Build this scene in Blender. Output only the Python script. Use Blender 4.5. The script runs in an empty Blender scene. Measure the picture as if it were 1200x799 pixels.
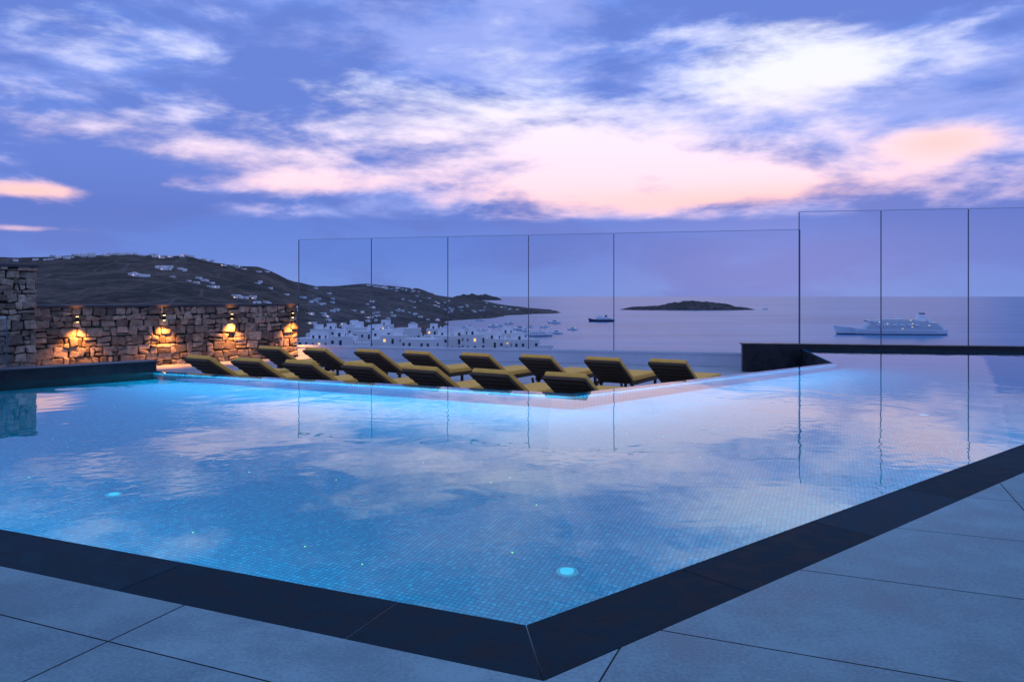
import bpy, bmesh, math, random
from mathutils import Vector, Matrix, noise as mnoise
R=math.radians
random.seed(7)
scene=bpy.context.scene
scene.view_settings.view_transform='Standard'
scene.view_settings.look='None'
scene.view_settings.exposure=0
SEA=-68.7

# ------------------------------------------------------------ helpers
def mat(name):
    m=bpy.data.materials.new(name); m.use_nodes=True
    nt=m.node_tree
    for n in list(nt.nodes): nt.nodes.remove(n)
    out=nt.nodes.new('ShaderNodeOutputMaterial')
    return m,nt,out
def ramp(nt,stops,fac=None,interp='LINEAR'):
    r=nt.nodes.new('ShaderNodeValToRGB'); cr=r.color_ramp; cr.interpolation=interp
    while len(cr.elements)>1: cr.elements.remove(cr.elements[-1])
    cr.elements[0].position=stops[0][0]; cr.elements[0].color=(*stops[0][1],1)
    for p,c in stops[1:]:
        e=cr.elements.new(p); e.color=(*c,1)
    if fac is not None: nt.links.new(fac,r.inputs[0])
    return r.outputs[0]
class M:
    """small math wrapper"""
    def __init__(s,nt): s.nt=nt
    def op(s,o,a,b=None,c=None,clamp=False):
        n=s.nt.nodes.new('ShaderNodeMath'); n.operation=o; n.use_clamp=clamp
        for i,v in enumerate((a,b,c)):
            if v is None: continue
            if isinstance(v,(int,float)): n.inputs[i].default_value=v
            else: s.nt.links.new(v,n.inputs[i])
        return n.outputs[0]
    def add(s,a,b): return s.op('ADD',a,b)
    def sub(s,a,b): return s.op('SUBTRACT',a,b)
    def mul(s,a,b): return s.op('MULTIPLY',a,b)
    def smooth(s,x,a,b):
        n=s.nt.nodes.new('ShaderNodeMapRange'); n.interpolation_type='SMOOTHSTEP'
        s.nt.links.new(x,n.inputs[0]); n.inputs[1].default_value=a; n.inputs[2].default_value=b
        return n.outputs[0]
    def mix(s,f,a,b,mode='MIX'):
        n=s.nt.nodes.new('ShaderNodeMix'); n.data_type='RGBA'; n.blend_type=mode
        if isinstance(f,(int,float)): n.inputs[0].default_value=f
        else: s.nt.links.new(f,n.inputs[0])
        for i,v in ((6,a),(7,b)):
            if isinstance(v,tuple): n.inputs[i].default_value=(*v,1)
            else: s.nt.links.new(v,n.inputs[i])
        return n.outputs[2]
def noise_tex(nt,vec,scale,detail=4,rough=.55,dist=0):
    n=nt.nodes.new('ShaderNodeTexNoise')
    if vec is not None: nt.links.new(vec,n.inputs['Vector'])
    n.inputs['Scale'].default_value=scale; n.inputs['Detail'].default_value=detail
    n.inputs['Roughness'].default_value=rough; n.inputs['Distortion'].default_value=dist
    return n.outputs['Fac']
def mapping(nt,vec,scale=(1,1,1),rot=(0,0,0),loc=(0,0,0)):
    n=nt.nodes.new('ShaderNodeMapping'); nt.links.new(vec,n.inputs[0])
    n.inputs['Scale'].default_value=scale; n.inputs['Rotation'].default_value=rot; n.inputs['Location'].default_value=loc
    return n.outputs[0]
def bump(nt,h,strength,dist=.02):
    b=nt.nodes.new('ShaderNodeBump'); nt.links.new(h,b.inputs['Height'])
    b.inputs['Strength'].default_value=strength; b.inputs['Distance'].default_value=dist
    return b.outputs[0]
def principled(name,color=(.5,.5,.5),rough=.6,spec=.5,noise_amt=.0,nscale=5,bump_s=0,bdist=.01,metal=0,island=0,emit=None,estr=0):
    m,nt,out=mat(name); mm=M(nt)
    p=nt.nodes.new('ShaderNodeBsdfPrincipled'); nt.links.new(p.outputs[0],out.inputs[0])
    p.inputs['Base Color'].default_value=(*color,1); p.inputs['Roughness'].default_value=rough
    p.inputs['Specular IOR Level'].default_value=spec; p.inputs['Metallic'].default_value=metal
    if noise_amt or bump_s or island:
        tc=nt.nodes.new('ShaderNodeTexCoord').outputs['Object']
        nz=noise_tex(nt,tc,nscale,3,.6)
        lo=tuple(c*(1-noise_amt) for c in color); hi=tuple(min(1,c*(1+noise_amt)) for c in color)
        col=ramp(nt,[(.3,lo),(.7,hi)],nz)
        if island:
            g=nt.nodes.new('ShaderNodeNewGeometry')
            v=mm.add(mm.mul(g.outputs['Random Per Island'],2*island),1-island)
            cb=nt.nodes.new('ShaderNodeCombineColor')
            for i in range(3): nt.links.new(v,cb.inputs[i])
            col=mm.mix(1.0,col,cb.outputs[0],'MULTIPLY')
        nt.links.new(col,p.inputs['Base Color'])
        if bump_s: nt.links.new(bump(nt,nz,bump_s,bdist),p.inputs['Normal'])
    if emit:
        p.inputs['Emission Color'].default_value=(*emit,1); p.inputs['Emission Strength'].default_value=estr
        m.cycles.emission_sampling='NONE'
    return m
def newobj(name,bm,mats,smooth=False,loc=(0,0,0),rotz=0,recalc=True):
    if recalc: bmesh.ops.recalc_face_normals(bm,faces=bm.faces[:])
    me=bpy.data.meshes.new(name); bm.to_mesh(me); bm.free()
    for m in (mats if isinstance(mats,(list,tuple)) else [mats]): me.materials.append(m)
    if smooth:
        for p in me.polygons: p.use_smooth=True
    o=bpy.data.objects.new(name,me); scene.collection.objects.link(o)
    o.location=loc; o.rotation_euler=(0,0,rotz)
    return o
def box(bm,c,s,mi=0,rot=None,bev=0,seg=2,taper=None,jit=0):
    r=bmesh.ops.create_cube(bm,size=1); vs=r['verts']
    for v in vs:
        v.co=Vector((v.co.x*s[0],v.co.y*s[1],v.co.z*s[2]))
        if taper and v.co.z>0: v.co.x*=taper[0]; v.co.y*=taper[1]
        if jit: v.co+=Vector((random.uniform(-jit,jit),random.uniform(-jit,jit)*.3,random.uniform(-jit,jit)))
    if rot is not None:
        for v in vs: v.co=rot@v.co
    for v in vs: v.co+=Vector(c)
    fs={f for v in vs for f in v.link_faces}
    for f in fs: f.material_index=mi
    if bev:
        es=list({e for v in vs for e in v.link_edges})
        rb=bmesh.ops.bevel(bm,geom=es,offset=bev,segments=seg,affect='EDGES',profile=.6)
        for f in rb['faces']: f.material_index=mi
def cyl(bm,c,r,h,mi=0,seg=12,r2=None,rot=None):
    mt=Matrix.Translation(Vector(c))
    if rot is not None: mt=mt@rot.to_4x4()
    q=bmesh.ops.create_cone(bm,cap_ends=True,segments=seg,radius1=r,radius2=r if r2 is None else r2,depth=h,matrix=mt)
    for f in {f for v in q['verts'] for f in v.link_faces}: f.material_index=mi
def prism(bm,poly,z0,z1,mi=0,top=None):
    a=[bm.verts.new((p[0],p[1],z0)) for p in poly]; b=[bm.verts.new((p[0],p[1],z1)) for p in poly]
    n=len(poly); fs=[bm.faces.new(a[::-1]),bm.faces.new(b)]
    for i in range(n): fs.append(bm.faces.new((a[i],a[(i+1)%n],b[(i+1)%n],b[i])))
    for f in fs: f.material_index=mi
    if top is not None: fs[1].material_index=top
def clip(poly,nrm,c):     # keep n.p<=c
    res=[]
    for i in range(len(poly)):
        p,q=poly[i],poly[(i+1)%len(poly)]
        dp=p[0]*nrm[0]+p[1]*nrm[1]-c; dq=q[0]*nrm[0]+q[1]*nrm[1]-c
        if dp<=0: res.append(p)
        if dp*dq<0:
            t=dp/(dp-dq); res.append((p[0]+t*(q[0]-p[0]),p[1]+t*(q[1]-p[1])))
    return res

# ------------------------------------------------------------ world (dusk sky)
w=bpy.data.worlds.new("World"); scene.world=w; w.use_nodes=True
w.cycles.sampling_method='MANUAL'; w.cycles.sample_map_resolution=256
nt=w.node_tree
for n in list(nt.nodes): nt.nodes.remove(n)
m=M(nt)
wo=nt.nodes.new('ShaderNodeOutputWorld')
tc=nt.nodes.new('ShaderNodeTexCoord').outputs['Generated']
sep=nt.nodes.new('ShaderNodeSeparateXYZ'); nt.links.new(tc,sep.inputs[0])
az=m.mul(m.op('ARCTAN2',sep.outputs[0],sep.outputs[1]),57.2958)
el=m.mul(m.op('ARCSINE',sep.outputs[2]),57.2958)
def gauss(a0,e0,sa,se,wt=1,tilt=0):
    da=m.sub(az,a0); de=m.sub(m.sub(el,e0),m.mul(da,tilt))
    a_=m.mul(da,1/sa); b_=m.mul(de,1/se)
    q=m.add(m.mul(a_,a_),m.mul(b_,b_))
    return m.mul(m.op('EXPONENT',m.mul(q,-1)),wt)
v1=mapping(nt,tc,(5.5,5.5,17),(0,R(4),0),(3.1,1.7,.4))
n1=noise_tex(nt,v1,1.0,6,.56,.4)
v2=mapping(nt,tc,(12,12,42),(0,R(-3),0),(7.3,2.2,1.4))
n2=noise_tex(nt,v2,1.0,4,.6)
v3=mapping(nt,tc,(2.6,2.6,9),(0,0,0),(1.3,5.2,2.4))
n3=noise_tex(nt,v3,1.0,2,.5)
gs=[gauss(8,9.4,20,2.7,1.0),gauss(15,7.7,14,1.5,.85),gauss(21,16.0,7,2.8,1.05,-.1),gauss(1,13.2,19,2.6,.58),
    gauss(29.5,10,3.6,1.2,.9),gauss(-32.5,6.7,4,.55,1.0),gauss(-33,4.3,4,.3,.8),gauss(-25,10.5,8,1.2,.42,-.06),gauss(-14,8.3,7,.9,.5),
    gauss(-31,16.5,8,1.6,.25)]
G=gs[0]
for g in gs[1:]: G=m.add(G,g)
G=m.op('MINIMUM',G,1.2)
raw=m.add(G,m.add(m.mul(m.sub(n1,.5),2.2),m.mul(m.sub(n2,.5),1.1)))
bright=m.smooth(raw,.14,1.05)
bankn=m.add(el,m.mul(m.sub(n1,.5),1.8))
bank=m.smooth(bankn,5.5,6.2)
bright=m.mul(bright,m.op('MAXIMUM',bank,m.op('MINIMUM',m.mul(gs[6],1.4),1)))
eln=m.mul(el,1/90)
base=ramp(nt,[(0,(.20,.32,.74)),(.03,(.15,.26,.72)),(.065,(.125,.225,.69)),(.1,(.155,.285,.82)),(.23,(.15,.285,.82)),(.4,(.27,.45,.84)),(1,(.36,.54,.90))],eln)
dark=m.smooth(m.add(n1,m.mul(m.sub(n3,.5),.9)),.40,.62)
base=m.mix(m.mul(m.sub(1,dark),.42),base,(.13,.17,.52))
light=m.smooth(m.add(m.add(m.mul(n1,.6),m.mul(n2,.4)),m.mul(m.sub(n3,.5),.9)),.41,.64)
base=m.mix(m.mul(m.mul(light,bank),.60),base,(.45,.52,1.0))
glow=gauss(22,3.0,16,3.0,.20)
base=m.mix(glow,base,(.50,.42,.80))
pink=ramp(nt,[(0,(1.0,.62,.74)),(.085,(1.14,.78,.88)),(.12,(1.06,.86,1.02)),(.17,(.94,.96,1.12)),(1,(.6,.66,.95))],eln)
peach=m.op('MINIMUM',m.add(m.add(gs[4],gs[5]),m.mul(gauss(18,6.8,15,1.0),.85)),1)
pink=m.mix(m.mul(peach,.85),pink,(1.15,.64,.60))
sky=m.mix(bright,base,pink)
bg=nt.nodes.new('ShaderNodeBackground'); nt.links.new(sky,bg.inputs[0]); bg.inputs[1].default_value=1.0
ns=nt.nodes.new('ShaderNodeTexSky'); ns.sky_type='NISHITA'; ns.sun_disc=False
ns.sun_elevation=R(1.0); ns.sun_rotation=R(18)
bg2=nt.nodes.new('ShaderNodeBackground'); nt.links.new(ns.outputs[0],bg2.inputs[0]); bg2.inputs[1].default_value=.003
ad=nt.nodes.new('ShaderNodeAddShader'); nt.links.new(bg.outputs[0],ad.inputs[0]); nt.links.new(bg2.outputs[0],ad.inputs[1])
nt.links.new(ad.outputs[0],wo.inputs[0])
sl=bpy.data.lights.new('sun','SUN'); sl.energy=.03; sl.angle=R(30); sl.color=(1,.7,.65)
so=bpy.data.objects.new('sun',sl); scene.collection.objects.link(so); so.rotation_euler=(R(-80),0,R(-18)); so.location=(0,40,30)

# ------------------------------------------------------------ materials
def stone_mat(name,c1,c2,rlo,rhi,bs,scale=3,isl=.08,spec=.5):
    mt,nt,out=mat(name); mm=M(nt)
    p=nt.nodes.new('ShaderNodeBsdfPrincipled'); nt.links.new(p.outputs[0],out.inputs[0])
    p.inputs['Specular IOR Level'].default_value=spec
    tc=nt.nodes.new('ShaderNodeTexCoord').outputs['Object']
    a=noise_tex(nt,tc,scale,4,.65); b=noise_tex(nt,tc,scale*25,1,.6); c=noise_tex(nt,tc,.5,1,.5)
    col=mm.mix(mm.smooth(mm.add(mm.mul(a,.7),mm.mul(b,.3)),.35,.65),c1,c2)
    g=nt.nodes.new('ShaderNodeNewGeometry')
    v=mm.add(mm.mul(g.outputs['Random Per Island'],2*isl),1-isl)
    v=mm.mul(v,mm.add(.75,mm.mul(c,.5)))
    cb=nt.nodes.new('ShaderNodeCombineColor')
    for i in range(3): nt.links.new(v,cb.inputs[i])
    col=mm.mix(1.0,col,cb.outputs[0],'MULTIPLY')
    nt.links.new(col,p.inputs['Base Color'])
    r=mm.add(rlo,mm.mul(mm.smooth(a,.3,.7),rhi-rlo)); nt.links.new(r,p.inputs['Roughness'])
    nt.links.new(bump(nt,mm.add(a,mm.mul(b,.6)),bs,.01),p.inputs['Normal'])
    return mt
m_deck=stone_mat('deck_porcelain',(.09,.20,.24),(.19,.34,.38),.42,.68,.35,2.6,.12,.4)
m_grout=principled('grout_dark',(.04,.05,.07),.9)
m_groutl=principled('grout_light',(.30,.30,.30),.9)
m_coping=stone_mat('coping_basalt',(.003,.014,.024),(.012,.040,.060),.60,.85,.7,7,.3,.10)
m_black=stone_mat('black_stone',(.010,.011,.014),(.026,.028,.034),.3,.5,.3,4,.1,.3)
m_lower=stone_mat('lower_deck_stone',(.26,.30,.35),(.36,.40,.46),.5,.7,.2,2)
m_plaster=principled('white_plaster',(.60,.64,.72),.8,.3,.06,1.5)

def mosaic():
    mt,nt,out=mat('pool_mosaic'); mm=M(nt)
    p=nt.nodes.new('ShaderNodeBsdfPrincipled'); nt.links.new(p.outputs[0],out.inputs[0])
    tc=nt.nodes.new('ShaderNodeTexCoord').outputs['Object']
    v=mapping(nt,tc,(1,1,1),(0,0,R(23)))
    sp=nt.nodes.new('ShaderNodeSeparateXYZ'); nt.links.new(v,sp.inputs[0])
    gn=nt.nodes.new('ShaderNodeNewGeometry'); sn=nt.nodes.new('ShaderNodeSeparateXYZ'); nt.links.new(gn.outputs['True Normal'],sn.inputs[0])
    flat=mm.op('GREATER_THAN',mm.op('ABSOLUTE',sn.outputs[2]),.5)
    second=mm.add(mm.mul(sp.outputs[1],flat),mm.mul(sp.outputs[2],mm.sub(1,flat)))
    s=1/.033
    ids=[];gr=None
    for src in (sp.outputs[0],second):
        q=mm.mul(src,s); ids.append(mm.op('FLOOR',q)); f=mm.op('FRACT',q)
        e=mm.op('ABSOLUTE',mm.sub(f,.5)); g=mm.smooth(e,.36,.43)
        gr=g if gr is None else mm.op('MAXIMUM',gr,g)
    cb=nt.nodes.new('ShaderNodeCombineXYZ'); nt.links.new(ids[0],cb.inputs[0]); nt.links.new(ids[1],cb.inputs[1])
    wn=nt.nodes.new('ShaderNodeTexWhiteNoise'); nt.links.new(cb.outputs[0],wn.inputs[0])
    col=ramp(nt,[(0,(.002,.19,.28)),(.5,(.003,.24,.35)),(.85,(.004,.28,.40)),(1,(.006,.34,.46))],wn.outputs['Value'])
    col=mm.mix(gr,col,(.001,.11,.18))
    nt.links.new(col,p.inputs['Base Color']); p.inputs['Roughness'].default_value=.5; p.inputs['Specular IOR Level'].default_value=.15
    return mt
m_mosaic=mosaic()
def water_pool():
    mt,nt,out=mat('pool_water'); mm=M(nt)
    tc=nt.nodes.new('ShaderNodeTexCoord').outputs['Object']
    a=noise_tex(nt,tc,1.3,2,.5,.6)
    b=noise_tex(nt,tc,7,1,.5)
    patch=mm.smooth(noise_tex(nt,tc,.45,0,.5),.46,.66)
    h=mm.add(mm.mul(a,.9),mm.mul(mm.mul(b,patch),.35))
    nb=bump(nt,h,.11,.035)
    fr=nt.nodes.new('ShaderNodeFresnel'); fr.inputs[0].default_value=1.5; nt.links.new(nb,fr.inputs[1])
    tr=nt.nodes.new('ShaderNodeBsdfRefraction'); tr.inputs['Color'].default_value=(.40,.92,1.0,1); tr.inputs['IOR'].default_value=1.33; tr.inputs['Roughness'].default_value=0; nt.links.new(nb,tr.inputs['Normal'])
    gl=nt.nodes.new('ShaderNodeBsdfGlossy'); gl.inputs['Roughness'].default_value=.01; nt.links.new(nb,gl.inputs['Normal'])
    gl.inputs[0].default_value=(1,1,1,1)
    mx=nt.nodes.new('ShaderNodeMixShader'); nt.links.new(fr.outputs[0],mx.inputs[0]); nt.links.new(tr.outputs[0],mx.inputs[1]); nt.links.new(gl.outputs[0],mx.inputs[2])
    nt.links.new(mx.outputs[0],out.inputs[0]); return mt
m_pw=water_pool()
def sea_mat():
    mt,nt,out=mat('sea_water'); mm=M(nt)
    p=nt.nodes.new('ShaderNodeBsdfPrincipled'); nt.links.new(p.outputs[0],out.inputs[0])
    tc=nt.nodes.new('ShaderNodeTexCoord').outputs['Object']
    a=noise_tex(nt,mapping(nt,tc,(1,1.6,1)),.035,3,.65)
    c=noise_tex(nt,mapping(nt,tc,(.35,1.6,1)),.004,4,.6)
    col=mm.mix(mm.smooth(c,.35,.65),(.01,.13,.30),(.06,.24,.46)); nt.links.new(col,p.inputs['Base Color'])
    p.inputs['Roughness'].default_value=.28; p.inputs['IOR'].default_value=1.33; p.inputs['Specular IOR Level'].default_value=.28
    nt.links.new(bump(nt,mm.add(a,mm.mul(c,.6)),.6,1.8),p.inputs['Normal'])
    return mt
m_sea=sea_mat()
def glass():
    mt,nt,out=mat('clear_glass')
    fr=nt.nodes.new('ShaderNodeFresnel'); fr.inputs[0].default_value=1.45
    tr=nt.nodes.new('ShaderNodeBsdfTransparent'); tr.inputs[0].default_value=(.84,.91,.97,1)
    gl=nt.nodes.new('ShaderNodeBsdfGlossy'); gl.inputs['Roughness'].default_value=.01
    mx=nt.nodes.new('ShaderNodeMixShader'); nt.links.new(fr.outputs[0],mx.inputs[0]); nt.links.new(tr.outputs[0],mx.inputs[1]); nt.links.new(gl.outputs[0],mx.inputs[2])
    nt.links.new(mx.outputs[0],out.inputs[0]); return mt
m_glass=glass()
m_gedge=principled('glass_edge',(.08,.11,.16),.3)
m_gtop=principled('glass_top_edge',(.45,.55,.65),.2)
m_stone=stone_mat('rubble_stone',(.13,.10,.075),(.33,.27,.20),.7,.9,.8,9,.6)
m_mortar=principled('mortar',(.05,.042,.035),.95,.2)
m_cap=principled('wall_cap_stone',(.04,.04,.045),.5,.5,.3,5,.3)
def terrain_mat():
    mt,nt,out=mat('scrub_hillside'); mm=M(nt)
    p=nt.nodes.new('ShaderNodeBsdfPrincipled'); nt.links.new(p.outputs[0],out.inputs[0]); p.inputs['Roughness'].default_value=.95; p.inputs['Specular IOR Level'].default_value=.1
    tc=nt.nodes.new('ShaderNodeTexCoord').outputs['Object']
    a=noise_tex(nt,tc,.009,6,.7); b=noise_tex(nt,tc,.06,2,.7)
    vo=nt.nodes.new('ShaderNodeTexVoronoi'); vo.feature='DISTANCE_TO_EDGE'; nt.links.new(mapping(nt,tc,(1,.7,.5)),vo.inputs['Vector']); vo.inputs['Scale'].default_value=.011
    col=ramp(nt,[(.3,(.018,.022,.022)),(.45,(.044,.042,.038)),(.56,(.10,.08,.07)),(.7,(.18,.14,.13))],mm.add(mm.mul(a,.6),mm.mul(b,.4)))
    wl=mm.mul(mm.sub(1,mm.smooth(vo.outputs['Distance'],.01,.035)),.4)
    col=mm.mix(wl,col,(.16,.15,.15)); nt.links.new(col,p.inputs['Base Color'])
    nt.links.new(bump(nt,mm.add(a,b),.8,8),p.inputs['Normal'])
    return mt
m_terr=terrain_mat()
m_white=principled('white_wash',(.85,.85,.86),.8,.3)
m_win=principled('window_dark',(.03,.04,.06),.3)
m_lit=principled('window_lit',(.8,.5,.2),.5,emit=(1,.55,.2),estr=1.3)
m_hull=principled('ship_white_paint',(.88,.89,.90),.4)
m_navy=principled('ship_navy_paint',(.03,.05,.12),.4)
m_brown=principled('earth_plaster',(.30,.20,.15),.85,.2)
m_cush=principled('cushion_mustard',(.95,.50,.10),.85,.2,.06,8,.3)
m_frame=principled('lounger_wicker_frame',(.075,.042,.018),.6,.4,.3,40,.4)
m_brz=principled('bronze_metal',(.06,.045,.03),.4,metal=.8)

# ------------------------------------------------------------ pool geometry
U=Vector((math.cos(R(-23)),math.sin(R(-23)))); NN=Vector((-U.y,U.x))
UR=Vector((math.cos(R(39.6)),math.sin(R(39.6)))); NR=Vector((UR.y,-UR.x))  # outward normal (toward deck) for right edge
P0=Vector((.107,2.571)); I0=Vector((.056,3.003))
K=I0-U*13.1; Rr=I0+UR*17
L=Vector((-6.6,13.45)); A=Vector((.805,10.24)); C=Vector((6.3,14.9)); D=Vector((7.25,19.0)); E=Vector((16,17.3))
poly=[I0,Rr,E,D,C,A,L,K]          # counter-clockwise
offs=[.01,.01,.01,.06,.06,.06,.01,.01]
def offset_poly(poly,offs):
    n=len(poly); lines=[]
    for i in range(n):
        p,q=poly[i],poly[(i+1)%n]; d=(q-p).normalized(); nr=Vector((-d.y,d.x))
        lines.append((p+nr*offs[i],d))
    res=[]
    for i in range(n):
        p,d=lines[i-1]; q,e=lines[i]
        den=d.x*e.y-d.y*e.x; t=((q.x-p.x)*e.y-(q.y-p.y)*e.x)/den
        res.append(p+d*t)
    return res
inner=offset_poly(poly,offs); FZ=-1.25
bm=bmesh.new()
n=len(poly)
o1=[bm.verts.new((p.x,p.y,-.03)) for p in poly]; o0=[bm.verts.new((p.x,p.y,-2.2)) for p in poly]
i1=[bm.verts.new((p.x,p.y,-.03)) for p in inner]; i0=[bm.verts.new((p.x,p.y,FZ)) for p in inner]
bm.faces.new(i0)
for i in range(n):
    j=(i+1)%n
    f=bm.faces.new((o1[i],o1[j],i1[j],i1[i])); f.material_index=0
    bm.faces.new((i1[i],i1[j],i0[j],i0[i]))
    f=bm.faces.new((o0[i],o0[j],o1[j],o1[i])); f.material_index=1
pool=newobj('swimming_pool',bm,[m_mosaic,m_black],recalc=False)
bm=bmesh.new()
bm.faces.new([bm.verts.new((p.x,p.y,-.012)) for p in poly])
newobj('pool_water',bm,m_pw,recalc=False)

# coping stones
bm=bmesh.new()
def coping(P,I,d,L0,joints,end):
    prev=0
    js=[j for j in joints if j<end]+[end]
    for k,j in enumerate(js):
        g=.003
        if k==0: a_out=P; a_in=I
        else: a_out=P+d*(prev+g); a_in=None
        b_out=P+d*(j-g)
        def inn(s):
            pt=P+d*s; nrm=(I-P)-d*((I-P).dot(d)); return pt+nrm
        if a_in is None: a_in=inn(prev+g)
        b_in=inn(j-g)
        pl=[a_out,b_out,b_in,a_in]
        if (b_out-a_out).x*(a_in-a_out).y-(b_out-a_out).y*(a_in-a_out).x<0: pl=pl[::-1]
        prism(bm,pl,-.2,0,0)
        prev=j
Pl=P0-U*.003; Prr=P0+UR*.003
coping(Pl,I0-U*.003,-U,0,[.803+1.2*k for k in range(14)],13.3)
coping(Prr,I0+UR*.003,UR,0,[1.206+1.2*k for k in range(16)],17.2)
newobj('pool_coping',bm,m_coping)
bm=bmesh.new()
wv=(I0-P0)
for d,end,e in ((-U,13.3,.0),(UR,17.2,.0)):
    nrm=wv-d*(wv.dot(d))
    a=P0+nrm*.01; pts=[a,P0+d*end+nrm*.01,P0+d*end+nrm*.98,P0+wv*.98]
    bm.faces.new([bm.verts.new((p.x,p.y,-.003)) for p in pts])
newobj('coping_grout',bm,m_groutl)

# deck tiles
bm=bmesh.new()
cL=P0.dot(NN); cR=P0.dot(NR)
def addpoly(bm,pl,z,mi=0):
    if len(pl)<3: return
    a=0
    for i in range(len(pl)):
        p,q=pl[i],pl[(i+1)%len(pl)]; a+=p[0]*q[1]-p[1]*q[0]
    if abs(a)<1e-4: return
    f=bm.faces.new([bm.verts.new((p[0],p[1],z)) for p in pl]); f.material_index=mi
T=1.79; g=.0035
for iu in range(-9,14):
    for iv in range(-14,24):
        u0=-.73+T*iu; v0=2.04+.91*iv
        q=[U*(u0+g)+NN*(v0+g),U*(u0+T-g)+NN*(v0+g),U*(u0+T-g)+NN*(v0+.91-g),U*(u0+g)+NN*(v0+.91-g)]
        q=[(p.x,p.y) for p in q]
        a=clip(q,(NN.x,NN.y),cL-.003)
        b=clip(clip(q,(-NN.x,-NN.y),-cL+.003),(-NR.x,-NR.y),-cR-.003)
        addpoly(bm,a,0)
        b=clip(b,(UR.x,UR.y),P0.dot(UR)+19)
        addpoly(bm,b,0)
bmesh.ops.remove_doubles(bm,verts=bm.verts[:],dist=.0004)
newobj('pool_deck',bm,m_deck)
bm=bmesh.new()
q=[U*-16.5+NN*-9,U*20+NN*-9,U*20+NN*22,U*-16.5+NN*22]; q=[(p.x,p.y) for p in q]
addpoly(bm,clip(q,(NN.x,NN.y),cL),-.005)
addpoly(bm,clip(clip(clip(q,(-NN.x,-NN.y),-cL),(-NR.x,-NR.y),-cR),(UR.x,UR.y),P0.dot(UR)+19),-.005)
newobj('deck_grout',bm,m_grout)

# raised black walls
def wallseg(bm,p,q,t,z0,z1,mi=0,bev=0):
    p=Vector(p);q=Vector(q); d=(q-p).normalized(); nr=Vector((d.y,-d.x))*t
    pl=[p,q,q+nr,p+nr]
    if t<0: pl=pl[::-1]
    prism(bm,pl,z0,z1,mi)
bm=bmesh.new()
dLK=(K-L).normalized()
wallseg(bm,L-dLK*.15,K+dLK*.4,-.40,-2,.14)
wallseg(bm,L-dLK*.18,K+dLK*.4,-.44,.141,.17)
newobj('pool_end_wall',bm,m_black)
bm=bmesh.new()
dDE=(E-D).normalized()
wallseg(bm,D-dDE*1.42,E,-.36,-2,.07); wallseg(bm,D-dDE*1.46,E,-.40,.071,.10)
newobj('pool_rim_wall',bm,m_black)
# lower terrace
bm=bmesh.new()
low=[(A.x,A.y+.01),(C.x-.01,C.y+.01),(7.2,19.4),(8.1,20.75),(-6.8,24.4),(-12.4,19.5),(-18,14.0),(-14.5,7.2),(-12.3,8.3),(-6.85,13.72),(-6.6,13.47)]
prism(bm,low,-5,-.62)
newobj('lower_terrace',bm,m_lower)
# parapet + glass
G0=Vector((-6.77,24.0)); G1=Vector((7.74,20.3))
bm=bmesh.new(); wallseg(bm,G0,G1,-.3,-1.5,-.25); wallseg(bm,G0,G1,.02,-.30,-.245)
newobj('parapet_wall',bm,m_plaster)
def glass_fence(name,p,q,z0,z1,ts,edge=.022):
    bm=bmesh.new(); d=(q-p); du=d.normalized(); ang=math.atan2(du.y,du.x)
    rot=Matrix.Rotation(ang,3,'Z')
    for a,b in zip(ts[:-1],ts[1:]):
        pa=p+d*a+du*edge*.5; pb=p+d*b-du*edge*.5
        vs=[bm.verts.new((v.x,v.y,z)) for v,z in ((pa,z0),(pb,z0),(pb,z1),(pa,z1))]
        bm.faces.new(vs)
        c=(pa+pb)/2
        box(bm,(c.x,c.y,z1+.008),((pb-pa).length,.014,.016),2,rot)
    for t in ts:
        c=p+d*t; box(bm,(c.x,c.y,(z0+z1)/2),(edge,.02,z1-z0),1,rot)
    return newobj(name,bm,[m_glass,m_gedge,m_gtop],recalc=False)
glass_fence('glass_windscreen',G0+Vector((0,.12)),G1+Vector((0,.12)),-.25,3.08,[0,1/6,2/6,3/6,4/6,1])
Ge=Vector((17,17.35))
off=Vector((0,.18))
glass_fence('glass_windscreen',D+off,Ge+off,.10,3.42,[0,.196,.398,.6,.8,1])
glass_fence('glass_railing',L+dLK*1.95+Vector((-.15,.15)),L+dLK*6+Vector((-.15,.15)),.17,.95,[0,.5,1],.015)

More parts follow.
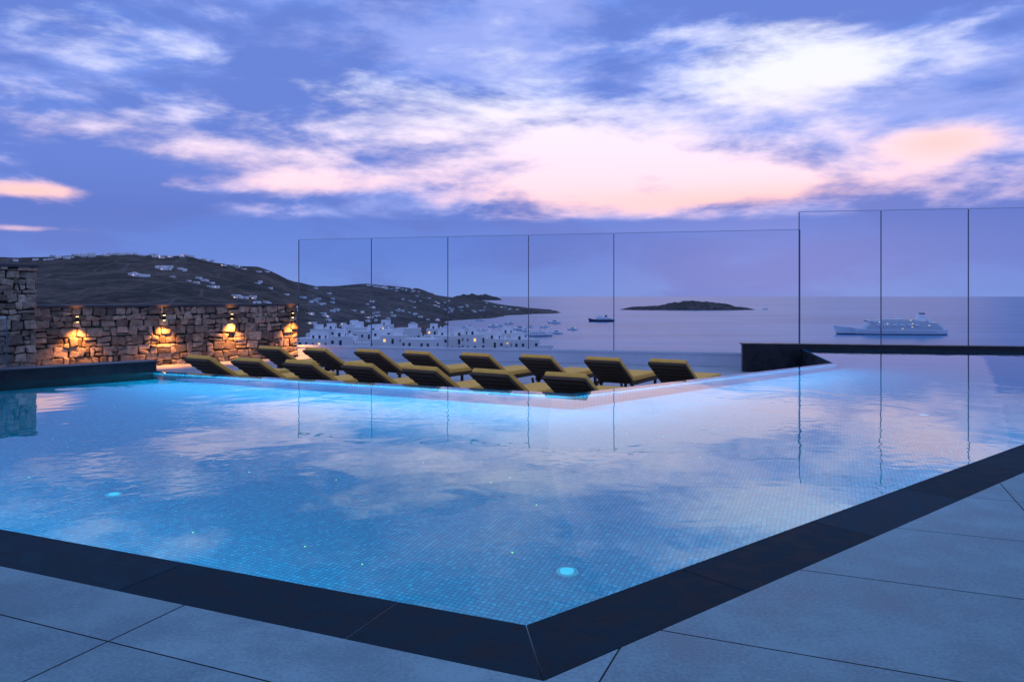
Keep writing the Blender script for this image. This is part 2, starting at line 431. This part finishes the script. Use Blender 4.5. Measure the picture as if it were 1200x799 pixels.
# ------------------------------------------------------------ stone walls
def stone_wall(name,p,q,z0,z1,th=.45,cap=True):
    bm=bmesh.new(); p=Vector(p);q=Vector(q); d=q-p; ln=d.length; ang=math.atan2(d.y,d.x)
    box(bm,(ln/2,th/2,(z0+z1)/2),(ln-.03,th-.06,z1-z0-.01),1)
    z=z0
    while z<z1-.03:
        h=min(random.uniform(.11,.27),z1-z)
        if z1-(z+h)<.08: h=z1-z
        x=0
        while x<ln-.01:
            wd=random.uniform(.11,.40)
            if ln-(x+wd)<.12: wd=ln-x
            parts=[(z,h)]
            if h>.2 and random.random()<.45:
                s=random.uniform(.35,.65); parts=[(z,h*s),(z+h*s,h*(1-s))]
            for pz,ph in parts:
                pr=random.uniform(0,.06)
                a=random.uniform(-.15,.15)
                box(bm,(x+wd/2,th*.15-pr*.5-.03,pz+ph/2),(wd-.012,th*.3+pr,ph-.012),0,Matrix.Rotation(a,3,'Y'),.028,2,jit=.036)
            x+=wd
        z+=h
    if cap: box(bm,(ln/2,th/2-.02,z1+.035),(ln+.08,th+.16,.07),2,None,.008)
    z=z0
    while z<z1-.05:
        h=min(random.uniform(.15,.26),z1-z)
        box(bm,(ln-.0,th*.55,z+h/2),(.1,th*.5,h-.02),0,None,.02,jit=.012)
        box(bm,(0,th*.55,z+h/2),(.1,th*.5,h-.02),0,None,.02,jit=.012)
        box(bm,(ln/2,th-.02,z+h/2),(ln-.1,.05,h-.02),0,None,.01)
        z+=h
    return newobj(name,bm,[m_stone,m_mortar,m_cap],loc=(p.x,p.y,0),rotz=ang)
WA=Vector((-11.95,19.0)); WB=Vector((-6.8,24.0))
stone_wall('stone_wall',WA,WB,-.75,1.0)
stone_wall('stone_wall',(-16.5,13.9),(-11.72,18.68),-.75,2.0)

# wall lamps
wd=(WB-WA).normalized(); wn=Vector((wd.y,-wd.x))
m_lens=principled('lamp_lens',(1,.7,.4),.3,emit=(1,.55,.2),estr=12)
for t in (.128,.428,.696,.968):
    base=WA+(WB-WA)*t
    par=bpy.data.objects.new('wall_lamp',None); scene.collection.objects.link(par); par.location=(base.x+wn.x*.18,base.y+wn.y*.18,.70)
    bm=bmesh.new(); cyl(bm,(0,0,0),.04,.13,0,16); box(bm,(-wn.x*.08,-wn.y*.08,0),(.05,.05,.08),0,None,.005)
    cyl(bm,(0,0,-.069),.032,.006,1,16)
    cyl(bm,(0,0,.069),.032,.006,1,16)
    b=newobj('fixture',bm,[m_brz,m_lens]); b.parent=par
    for sgn,en in ((1,30),(-1,330)):
        l=bpy.data.lights.new('beam','SPOT'); l.energy=en; l.color=(1,.34,.07); l.spot_size=R(98); l.spot_blend=.95; l.shadow_soft_size=.03
        lo=bpy.data.objects.new('beam',l); scene.collection.objects.link(lo); lo.parent=par; lo.location=(wn.x*.05,wn.y*.05,.09*sgn)
        if sgn>0: lo.rotation_euler=(math.pi,0,0)

# ------------------------------------------------------------ sun loungers
bm=bmesh.new()
W_=.70
for sy in (-1,1):
    box(bm,(.62,sy*(W_/2-.02),.27),(1.42,.045,.06),1,None,.006)
    box(bm,(.0,sy*(W_/2-.03),.13),(.05,.05,.26),1,None,.005)
    box(bm,(1.2,sy*(W_/2-.03),.13),(.05,.05,.26),1,None,.005)
box(bm,(1.32,0,.27),(.045,W_-.05,.06),1,None,.006)
for k in range(12): box(bm,(.05+k*.108,0,.29),(.07,W_-.09,.02),1)
box(bm,(.66,0,.355),(1.30,W_-.02,.10),0,None,.035,3)
th=R(32); rb=Matrix.Rotation(th,3,'Y')
def bk(x,z):
    v=rb@Vector((x,0,z)); return (v.x,0,v.z+.29)
box(bm,bk(-.40,.0),(.84,W_,.05),1,rb,.008)
for k in range(6): box(bm,bk(-.08-k*.13,-.033),(.05,W_-.06,.02),1,rb)
box(bm,bk(-.40,.07),(.80,W_-.02,.085),0,rb,.03,3)
for sy in (-1,1):
    box(bm,(-.30,sy*.25,.15),(.035,.035,.36),1,Matrix.Rotation(R(-20),3,'Y'))
lounge=newobj('sun_lounger',bm,[m_cush,m_frame])
ax=R(56)
tops=[(-5.9+k*1.103,14.4-k*.55) for k in range(7)]+[(-5.4+k*1.17,17.0-k*.5) for k in range(8)]
for k,(x,y) in enumerate(tops):
    o=lounge if k==0 else bpy.data.objects.new('sun_lounger',lounge.data)
    if k: scene.collection.objects.link(o)
    o.location=(x+math.cos(ax)*.62+random.uniform(-.05,.05),y+math.sin(ax)*.62+random.uniform(-.05,.05),-.619); o.rotation_euler=(0,0,ax+R(random.uniform(-4,4)))

# ------------------------------------------------------------ pool lights
def area(name,p,q,z,wd,en,col,tilt,inward):
    l=bpy.data.lights.new(name,'AREA'); l.shape='RECTANGLE'; d=q-p; l.size=d.length; l.size_y=wd; l.energy=en; l.color=col
    o=bpy.data.objects.new(name,l); scene.collection.objects.link(o)
    c=(p+q)/2+inward
    x=Vector((d.x,d.y,0)).normalized()
    dirv=Vector((inward.x,inward.y,0)).normalized()*math.sin(tilt)+Vector((0,0,-math.cos(tilt)))
    zz=-dirv; yy=zz.cross(x)
    mt=Matrix((x,yy,zz)).transposed().to_4x4(); mt.translation=Vector((c.x,c.y,z)); o.matrix_world=mt
    return o
colw=(.08,.74,1.0)
def inw(p,q,k): d=(q-p).normalized(); n_=Vector((-d.y,d.x)); return n_*k
area('underwater_light_strip',A,L,-.20,.06,330,colw,R(38),inw(A,L,.12))
area('underwater_light_strip',C,A,-.20,.06,190,colw,R(38),inw(C,A,.12))
area('underwater_light_strip',K+U*3,I0-U*1.0,-.15,.06,140,colw,R(38),inw(K,I0,.06))
area('underwater_light_strip',I0+UR*1.0,I0+UR*11,-.15,.06,85,colw,R(38),inw(I0,Rr,.06))
m_pl=principled('pool_lamp_lens',(.5,.8,.8),.3,emit=(.35,.9,.9),estr=.12)
m_ring=principled('pool_lamp_ring',(.3,.4,.45),.4)
for (x,y) in ((.35,4.85),(-3.25,6.2),(5.2,9.6)):
    bm=bmesh.new(); cyl(bm,(0,0,.01),.045,.02,0,24); cyl(bm,(0,0,.006),.07,.012,1,24)
    newobj('pool_floor_lamp',bm,[m_pl,m_ring],loc=(x,y,FZ))
m_star=principled('star_light',(.5,.8,.2),.3,emit=(.6,1,.2),estr=1.2)
bm=bmesh.new()
for k in range(70):
    u=random.uniform(-8,0) ; v=random.uniform(.6,6.5)
    if random.random()<.5: p=I0+U*u+NN*v
    else: p=I0+UR*random.uniform(0,9)-NR*v
    if p.dot(NN)-I0.dot(NN)<.4 or p.dot(NR)-I0.dot(NR)>-.4: continue
    bmesh.ops.create_icosphere(bm,subdivisions=1,radius=.007,matrix=Matrix.Translation((p.x,p.y,FZ+.005)))
newobj('pool_star_lights',bm,m_star)

# ------------------------------------------------------------ sea and terrain
bm=bmesh.new()
S=90000
bm.faces.new([bm.verts.new(v) for v in ((-S,-2000,SEA),(S,-2000,SEA),(S,S,SEA),(-S,S,SEA))])
newobj('sea',bm,m_sea)
Ds=[30,150,300,450,700,1000,1400,1800,2200,2700,3200,3700,4500]
cols=[(-1.6,[-8,-18,-22,-20,-12,5,40,70,60,40,-10,-76,-82]),
(-.674,[-8,-18,-26,-24,-15,-2,45,90,70,30,-20,-76,-82]),
(-.53,[-8,-18,-26,-24,-17,-4,48,104,76,30,-20,-76,-82]),
(-.43,[-8,-18,-25,-24,-18,-6,38,95,88,40,-10,-76,-82]),
(-.337,[-8,-18,-23,-24,-22,-18,12,56,90,50,0,-60,-82]),
(-.281,[-8,-18,-20,-21,-30,-32,-14,14,42,28,0,-50,-82]),
(-.191,[-8,-18,-20,-22,-42,-56,-54,-34,-4,43,28,-30,-82]),
(-.124,[-8,-18,-20,-24,-48,-64,-67,-64,-38,24,20,-20,-82]),
(-.062,[-8,-18,-20.5,-25,-52,-74,-77,-77,-75,-42,-10,-30,-82]),
(0,[-8,-18,-21,-28,-60,-78,-80,-80,-78,-74,-40,-55,-82]),
(.04,[-9,-20,-25,-36,-70,-80,-80,-80,-80,-78,-56,-64,-82]),
(.075,[-9,-28,-42,-48,-78,-80,-80,-80,-80,-80,-76,-78,-82]),
(.2,[-12,-40,-64,-80,-82,-82,-82,-82,-82,-82,-82,-82,-82]),
(1.6,[-12,-40,-64,-80,-82,-82,-82,-82,-82,-82,-82,-82,-82])]
def lerp_list(xs,x):
    if x<=xs[0]: return 0,0.
    for i in range(len(xs)-1):
        if x<=xs[i+1]: return i,(x-xs[i])/(xs[i+1]-xs[i])
    return len(xs)-2,1.
rs=[c[0] for c in cols]
def ss(t): return t*t*(3-2*t)
def height(X,Y):
    r=X/max(Y,1e-3); i,t=lerp_list(rs,r); j,s2=lerp_list(Ds,Y); t=ss(t)*.5+t*.5
    a=cols[i][1];b=cols[i+1][1]
    z=(a[j]*(1-s2)+a[j+1]*s2)*(1-t)+(b[j]*(1-s2)+b[j+1]*s2)*t
    amp=min(1,Y/1500)*9 if z>-72 else 2
    if Y<600: amp*=.3
    z+=amp*mnoise.fractal(Vector((X*.004,Y*.004,1.3)),1.0,2.1,5)
    return z
bm=bmesh.new()
NRr,ND=240,130
grid=[]
for a in range(NRr+1):
    r=-1.6+2.3*a/NRr
    row=[]
    for b in range(ND+1):
        Y=30*(4500/30)**(b/ND)
        X=r*Y; row.append(bm.verts.new((X,Y,height(X,Y))))
    grid.append(row)
for a in range(NRr):
    for b in range(ND):
        bm.faces.new((grid[a][b],grid[a+1][b],grid[a+1][b+1],grid[a][b+1]))
newobj('hillside_terrain',bm,m_terr,smooth=True)

def island(name,cx,cy,Lh,W,H,seed,prof):
    bm=bmesh.new(); nx,ny=90,24; g_=[]
    for i in range(nx+1):
        row=[]; u=-1+2*i/nx
        for j in range(ny+1):
            v=-1+2*j/ny
            rr=max(0,1-(u*u)**1.2-(v*v))
            z=H*(rr**.6)*prof(u)*(1+.35*mnoise.fractal(Vector((u*4,v*2,seed)),1,2,4))-3
            row.append(bm.verts.new((cx+u*Lh/2,cy+v*W/2,SEA+z)))
        g_.append(row)
    for i in range(nx):
        for j in range(ny): bm.faces.new((g_[i][j],g_[i+1][j],g_[i+1][j+1],g_[i][j+1]))
    return newobj(name,bm,m_terr,smooth=True)
island('rocky_island',897,3894,700,260,52,3.3,lambda u:.55+.35*math.exp(-((u-.3)/.3)**2)+.25*math.exp(-((u+.1)/.2)**2))
island('distant_island',-620,13000,900,400,120,9.3,lambda u:.8)

# ------------------------------------------------------------ houses
def house(x,y,w_,d_,h_,rot,brown=False,sub=True,name='white_house'):
    bm=bmesh.new()
    def block(cx,cy,cz,a,b,c):
        box(bm,(cx,cy,cz+c/2),(a,b,c),0,None)
        for sx,sy,lx,ly in ((0,1,a,.25),(0,-1,a,.25),(1,0,.25,b-.5),(-1,0,.25,b-.5)):
            box(bm,(cx+sx*(a/2-.125),cy+sy*(b/2-.125),cz+c+.3),(lx,ly,.6),0)
        nst=max(1,int(c//3))
        for f in range(nst):
            zz=cz+c-1.5-f*3
            nw=max(1,int(a//2.8))
            for k in range(nw):
                xx=cx-a/2+(k+.5)*a/nw
                for sy in (-1,1):
                    if random.random()<.8:
                        door=(k==nw//2)
                        hh=2.1 if door else 1.2
                        mi=2 if random.random()<.07 else 1
                        box(bm,(xx,cy+sy*b/2,zz-(.35 if door else 0)),(1.0,.12,hh),mi)
            nw=max(1,int(b//3))
            for k in range(nw):
                yy=cy-b/2+(k+.5)*b/nw
                for sx in (-1,1):
                    if random.random()<.7: box(bm,(cx+sx*a/2,yy,zz),(.12,.9,1.2),2 if random.random()<.08 else 1)
    block(0,0,-3,w_,d_,h_+3)
    if sub:
        s=random.choice((-1,1)); block(s*(w_*.5+w_*.28),random.uniform(-1,1),-3,w_*.55,d_*.7,h_*.6+3)
        block(-s*w_*.15,1,h_,w_*.4,d_*.45,2.6)
    box(bm,(w_*.25,d_*.2,h_+1),(.7,.7,1.6),0)
    z=height(x,y)
    return newobj(name,bm,[m_brown if brown else m_white,m_win,m_lit],loc=(x,y,z),rotz=rot)
hs=[(-.262,310,15,9,6),(-.242,360,12,9,6),(-.222,300,12,8,6),(-.205,350,11,8,6.5),(-.187,310,13,9,6),(-.170,350,12,8,6.5),(-.155,300,12,9,6.5),
(-.140,350,11,8,6.5),(-.118,310,13,10,5),(-.095,350,11,9,5.5),(-.075,310,11,8,5),(-.050,330,11,9,6.5),(-.038,345,12,8,6.5),
(-.020,305,12,9,6.5),(-.004,345,12,8,7.5),(.014,310,14,9,8.5),(.032,350,9,8,6),(-.25,440,13,9,6),(-.21,450,13,9,6),(-.17,440,12,9,7),(-.135,450,13,9,7),(-.10,440,12,9,7),(-.06,450,13,9,7),(-.005,450,12,9,7),
(-.15,540,12,9,6),(-.19,560,12,9,6),(-.12,560,14,9,6),(-.075,560,12,9,6)]
for (r,y,a,b,c) in hs:
    y*=random.uniform(.93,1.1)
    house(r*y,y,a*random.uniform(.7,1.1),b*.9,c*random.uniform(.65,1.1),random.uniform(-.6,.6),sub=random.random()<.75)
house(-.125*600,600,30,12,16,.2,True,False,'brown_building')
house(-.16*640,640,24,12,15,-.1,True,False,'brown_building')

bm=bmesh.new()
def cluster(r0,D0,sr,sd,n):
    for _ in range(n):
        r=random.gauss(r0,sr); Y=random.gauss(D0,sd); X=r*Y; z=height(X,Y)
        if z<SEA+1.5: continue
        w_=random.uniform(5,12); h_=random.uniform(2.6,4.6)
        box(bm,(X,Y,z+h_/2-.5),(w_,9,h_+1),0,Matrix.Rotation(random.uniform(-.4,.4),3,'Z'))
        for k in range(int(w_//4)):
            box(bm,(X-w_/2+2.5+k*4,Y-4.7,z+h_*.45),(1.4,.8,1.4),2 if random.random()<.12 else 1)
for c in [(-.60,1760,.03,40,16),(-.53,1780,.025,25,20),(-.47,1790,.03,30,20),(-.41,1860,.02,40,9),(-.49,1350,.008,15,10),(-.455,1500,.01,20,12),
          (-.405,1350,.02,40,9),(-.36,1900,.02,60,7),(-.36,1250,.03,60,9),(-.30,1600,.03,80,8),(-.3,1200,.03,80,10),(-.25,1500,.03,150,10),(-.2,1900,.03,150,12),(-.17,2620,.015,30,18),(-.14,2660,.01,20,10),
          (-.2,1100,.04,150,18),(-.15,1500,.03,150,16),(-.13,2000,.03,100,16),(-.1,2400,.03,100,14),(-.06,2650,.03,80,16),(0,3050,.03,60,8),(-.22,700,.03,60,16),(-.14,760,.04,60,20),(-.05,620,.03,50,12)]:
    cluster(*c)
newobj('distant_village',bm,[m_white,m_win,m_lit])

# ------------------------------------------------------------ ships
def hull(bm,Lh,B,H,sheer,mi=0,stripe=None):
    ns=28; rows=[]
    for i in range(ns+1):
        t=i/ns; x=-Lh/2+Lh*t                       # t=0 bow
        wd=B/2*min(1,(1-(1-min(t/.28,1))**2))*(1 if t<.9 else 1-.25*((t-.9)/.1)**2)
        top=H+sheer*(max(0,1-t/.3))**1.5
        rake=-6*(max(0,1-t/.12))*Lh/190
        pts=[]
        for k,(fz,fw) in enumerate(((-.15,.6),(.0,.75),(.16,.86),(.5,.95),(1,1))):
            z=top*fz if fz>0 else fz*H
            pts.append((x+rake*fz,max(.15,wd*fw*(1 if t>.15 else .55+.45*fz if fz>0 else .5)),z))
        rows.append([bm.verts.new((p[0],-p[1],p[2])) for p in pts[::-1]]+[bm.verts.new((p[0],p[1],p[2])) for p in pts])
    for i in range(ns):
        for k in range(9):
            f=bm.faces.new((rows[i][k],rows[i+1][k],rows[i+1][k+1],rows[i][k+1])); f.material_index=mi
            if stripe is not None and k in (2,3,4,5,6): f.material_index=stripe
        f=bm.faces.new((rows[i][9],rows[i+1][9],rows[i+1][0],rows[i][0])); f.material_index=mi
    bm.faces.new(rows[0]); bm.faces.new(rows[-1])
def cruise():
    bm=bmesh.new(); hull(bm,190,25,10,6,0,1)
    tiers=[(-52,86,0,25),(-50,84,1,25),(-46,82,2,24),(-42,78,3,24),(-34,66,4,22),(-26,46,5,18)]
    for x0,x1,k,b in tiers:
        z=10+3*k
        pl=[(x0,-b*.25),(x0+5,-b/2),(x1,-b/2),(x1,b/2),(x0+5,b/2),(x0,b*.25)]
        prism(bm,pl,z,z+2.4,0)
        pl2=[(p[0]+(-.6 if p[0]<0 else .8),p[1]*1.03) for p in pl]; prism(bm,pl2,z+2.42,z+2.95,0)
        nx=int((x1-x0-8)/3.6)
        for i in range(nx):
            for s in (-1,1):
                box(bm,(x0+7+i*3.6,s*b/2,z+1.3),(2.0,.3,1.0),2 if random.random()<.06 else 1)
    for i in range(40):
        for s in (-1,1): box(bm,(-60+i*3.4,s*12.45,6.2),(1.1,.5,1.1),1)
    box(bm,(-38,0,24.6),(10,26,2.6),0); box(bm,(-43,0,24.9),(.5,22,1.2),1)
    box(bm,(52,0,32),(15,9,11),0,None,taper=(.6,.7)); box(bm,(54,0,38.3),(9,6.5,2.2),1)
    box(bm,(66,0,27),(8,14,4),0)
    cyl(bm,(-8,0,33),.8,14,0,8,.3); box(bm,(-8,0,36),(.5,8,.5),0); cyl(bm,(-8,0,31),2.4,2.5,0,12)
    cyl(bm,(15,0,30.5),2.6,4,0,12); cyl(bm,(-30,0,29),.5,8,0,8,.2)
    cyl(bm,(-84,0,18),.4,9,0,8,.2)
    for i in range(6):
        for s in (-1,1): box(bm,(-24+i*13,s*13.2,17.2),(8,2,2),0,None,.6)
    return newobj('cruise_ship',bm,[m_hull,m_navy,m_lit],loc=(690,1384,SEA),rotz=R(-6))
cruise()
def ferry():
    bm=bmesh.new(); hull(bm,70,14,6,4,1,1)
    box(bm,(6,0,8),(44,13,4),0); box(bm,(2,0,11.5),(32,11,3),0); box(bm,(-6,0,14.5),(12,9,3),0)
    for i in range(12):
        for s in (-1,1): box(bm,(-13+i*3.4,s*6.5,8.3),(2,.2,1.4),1)
    box(bm,(12,0,15.5),(6,4,5),1,None,taper=(.7,.8)); cyl(bm,(-4,0,19),.4,8,0,8,.2)
    return newobj('ferry_boat',bm,[m_hull,m_navy,m_lit],loc=(245,2077,SEA),rotz=R(5))
ferry()
def sail():
    bm=bmesh.new(); hull(bm,62,11,4.5,3,0,1)
    box(bm,(5,0,6),(34,8,2.6),0); box(bm,(6,0,8.5),(18,6,2.2),0)
    for i in range(9):
        for s in (-1,1): box(bm,(-8+i*3.2,s*4,6.1),(1.8,.2,1.1),1)
    for x,h in ((-14,30),(4,33),(20,26)):
        cyl(bm,(x,0,4+h/2),.55,h,0,8,.25); box(bm,(x+6,0,10),(12,.4,.6),0)
    for x0,z0,x1,z1 in ((-14,33,-36,6),(4,36,-14,8),(20,29,33,7)):
        d=Vector((x1-x0,0,z1-z0)); box(bm,((x0+x1)/2,0,(z0+z1)/2),(d.length,.15,.15),1,Matrix.Rotation(-math.atan2(d.z,d.x),3,'Y'))
    return newobj('sailing_yacht',bm,[m_hull,m_navy,m_lit],loc=(40,1330,SEA),rotz=R(12))
sail()
def boat(x,y,s=1,rot=0):
    bm=bmesh.new(); hull(bm,16,4.5,1.8,1,0,0); box(bm,(1.5,0,2.8),(6,3.4,1.9),0,taper=(.8,.9)); box(bm,(1.5,-1.7,3),(4,.2,.7),1); cyl(bm,(2,0,5.5),.12,5,0,6)
    o=newobj('motor_boat',bm,[m_hull,m_navy],loc=(x,y,SEA),rotz=rot); o.scale=(s,s,s)
boat(1300,3900,2,.2); boat(-60,1500,1.4,.5); boat(40,1700,1.2,-.3); boat(-90,2150,1.6,0)
for k in range(12): boat(-90+k*20+random.uniform(-9,9),1600+random.uniform(-250,400),random.uniform(1.3,2.4),random.uniform(-1,1))

# ------------------------------------------------------------ camera
cd=bpy.data.cameras.new('camera'); cam=bpy.data.objects.new('camera',cd); scene.collection.objects.link(cam)
cam.location=(0,0,1.3); cam.rotation_euler=(R(90),0,0); cd.sensor_width=36; cd.lens=26.7; cd.shift_y=-.0438
cd.clip_start=.05; cd.clip_end=200000
scene.camera=cam
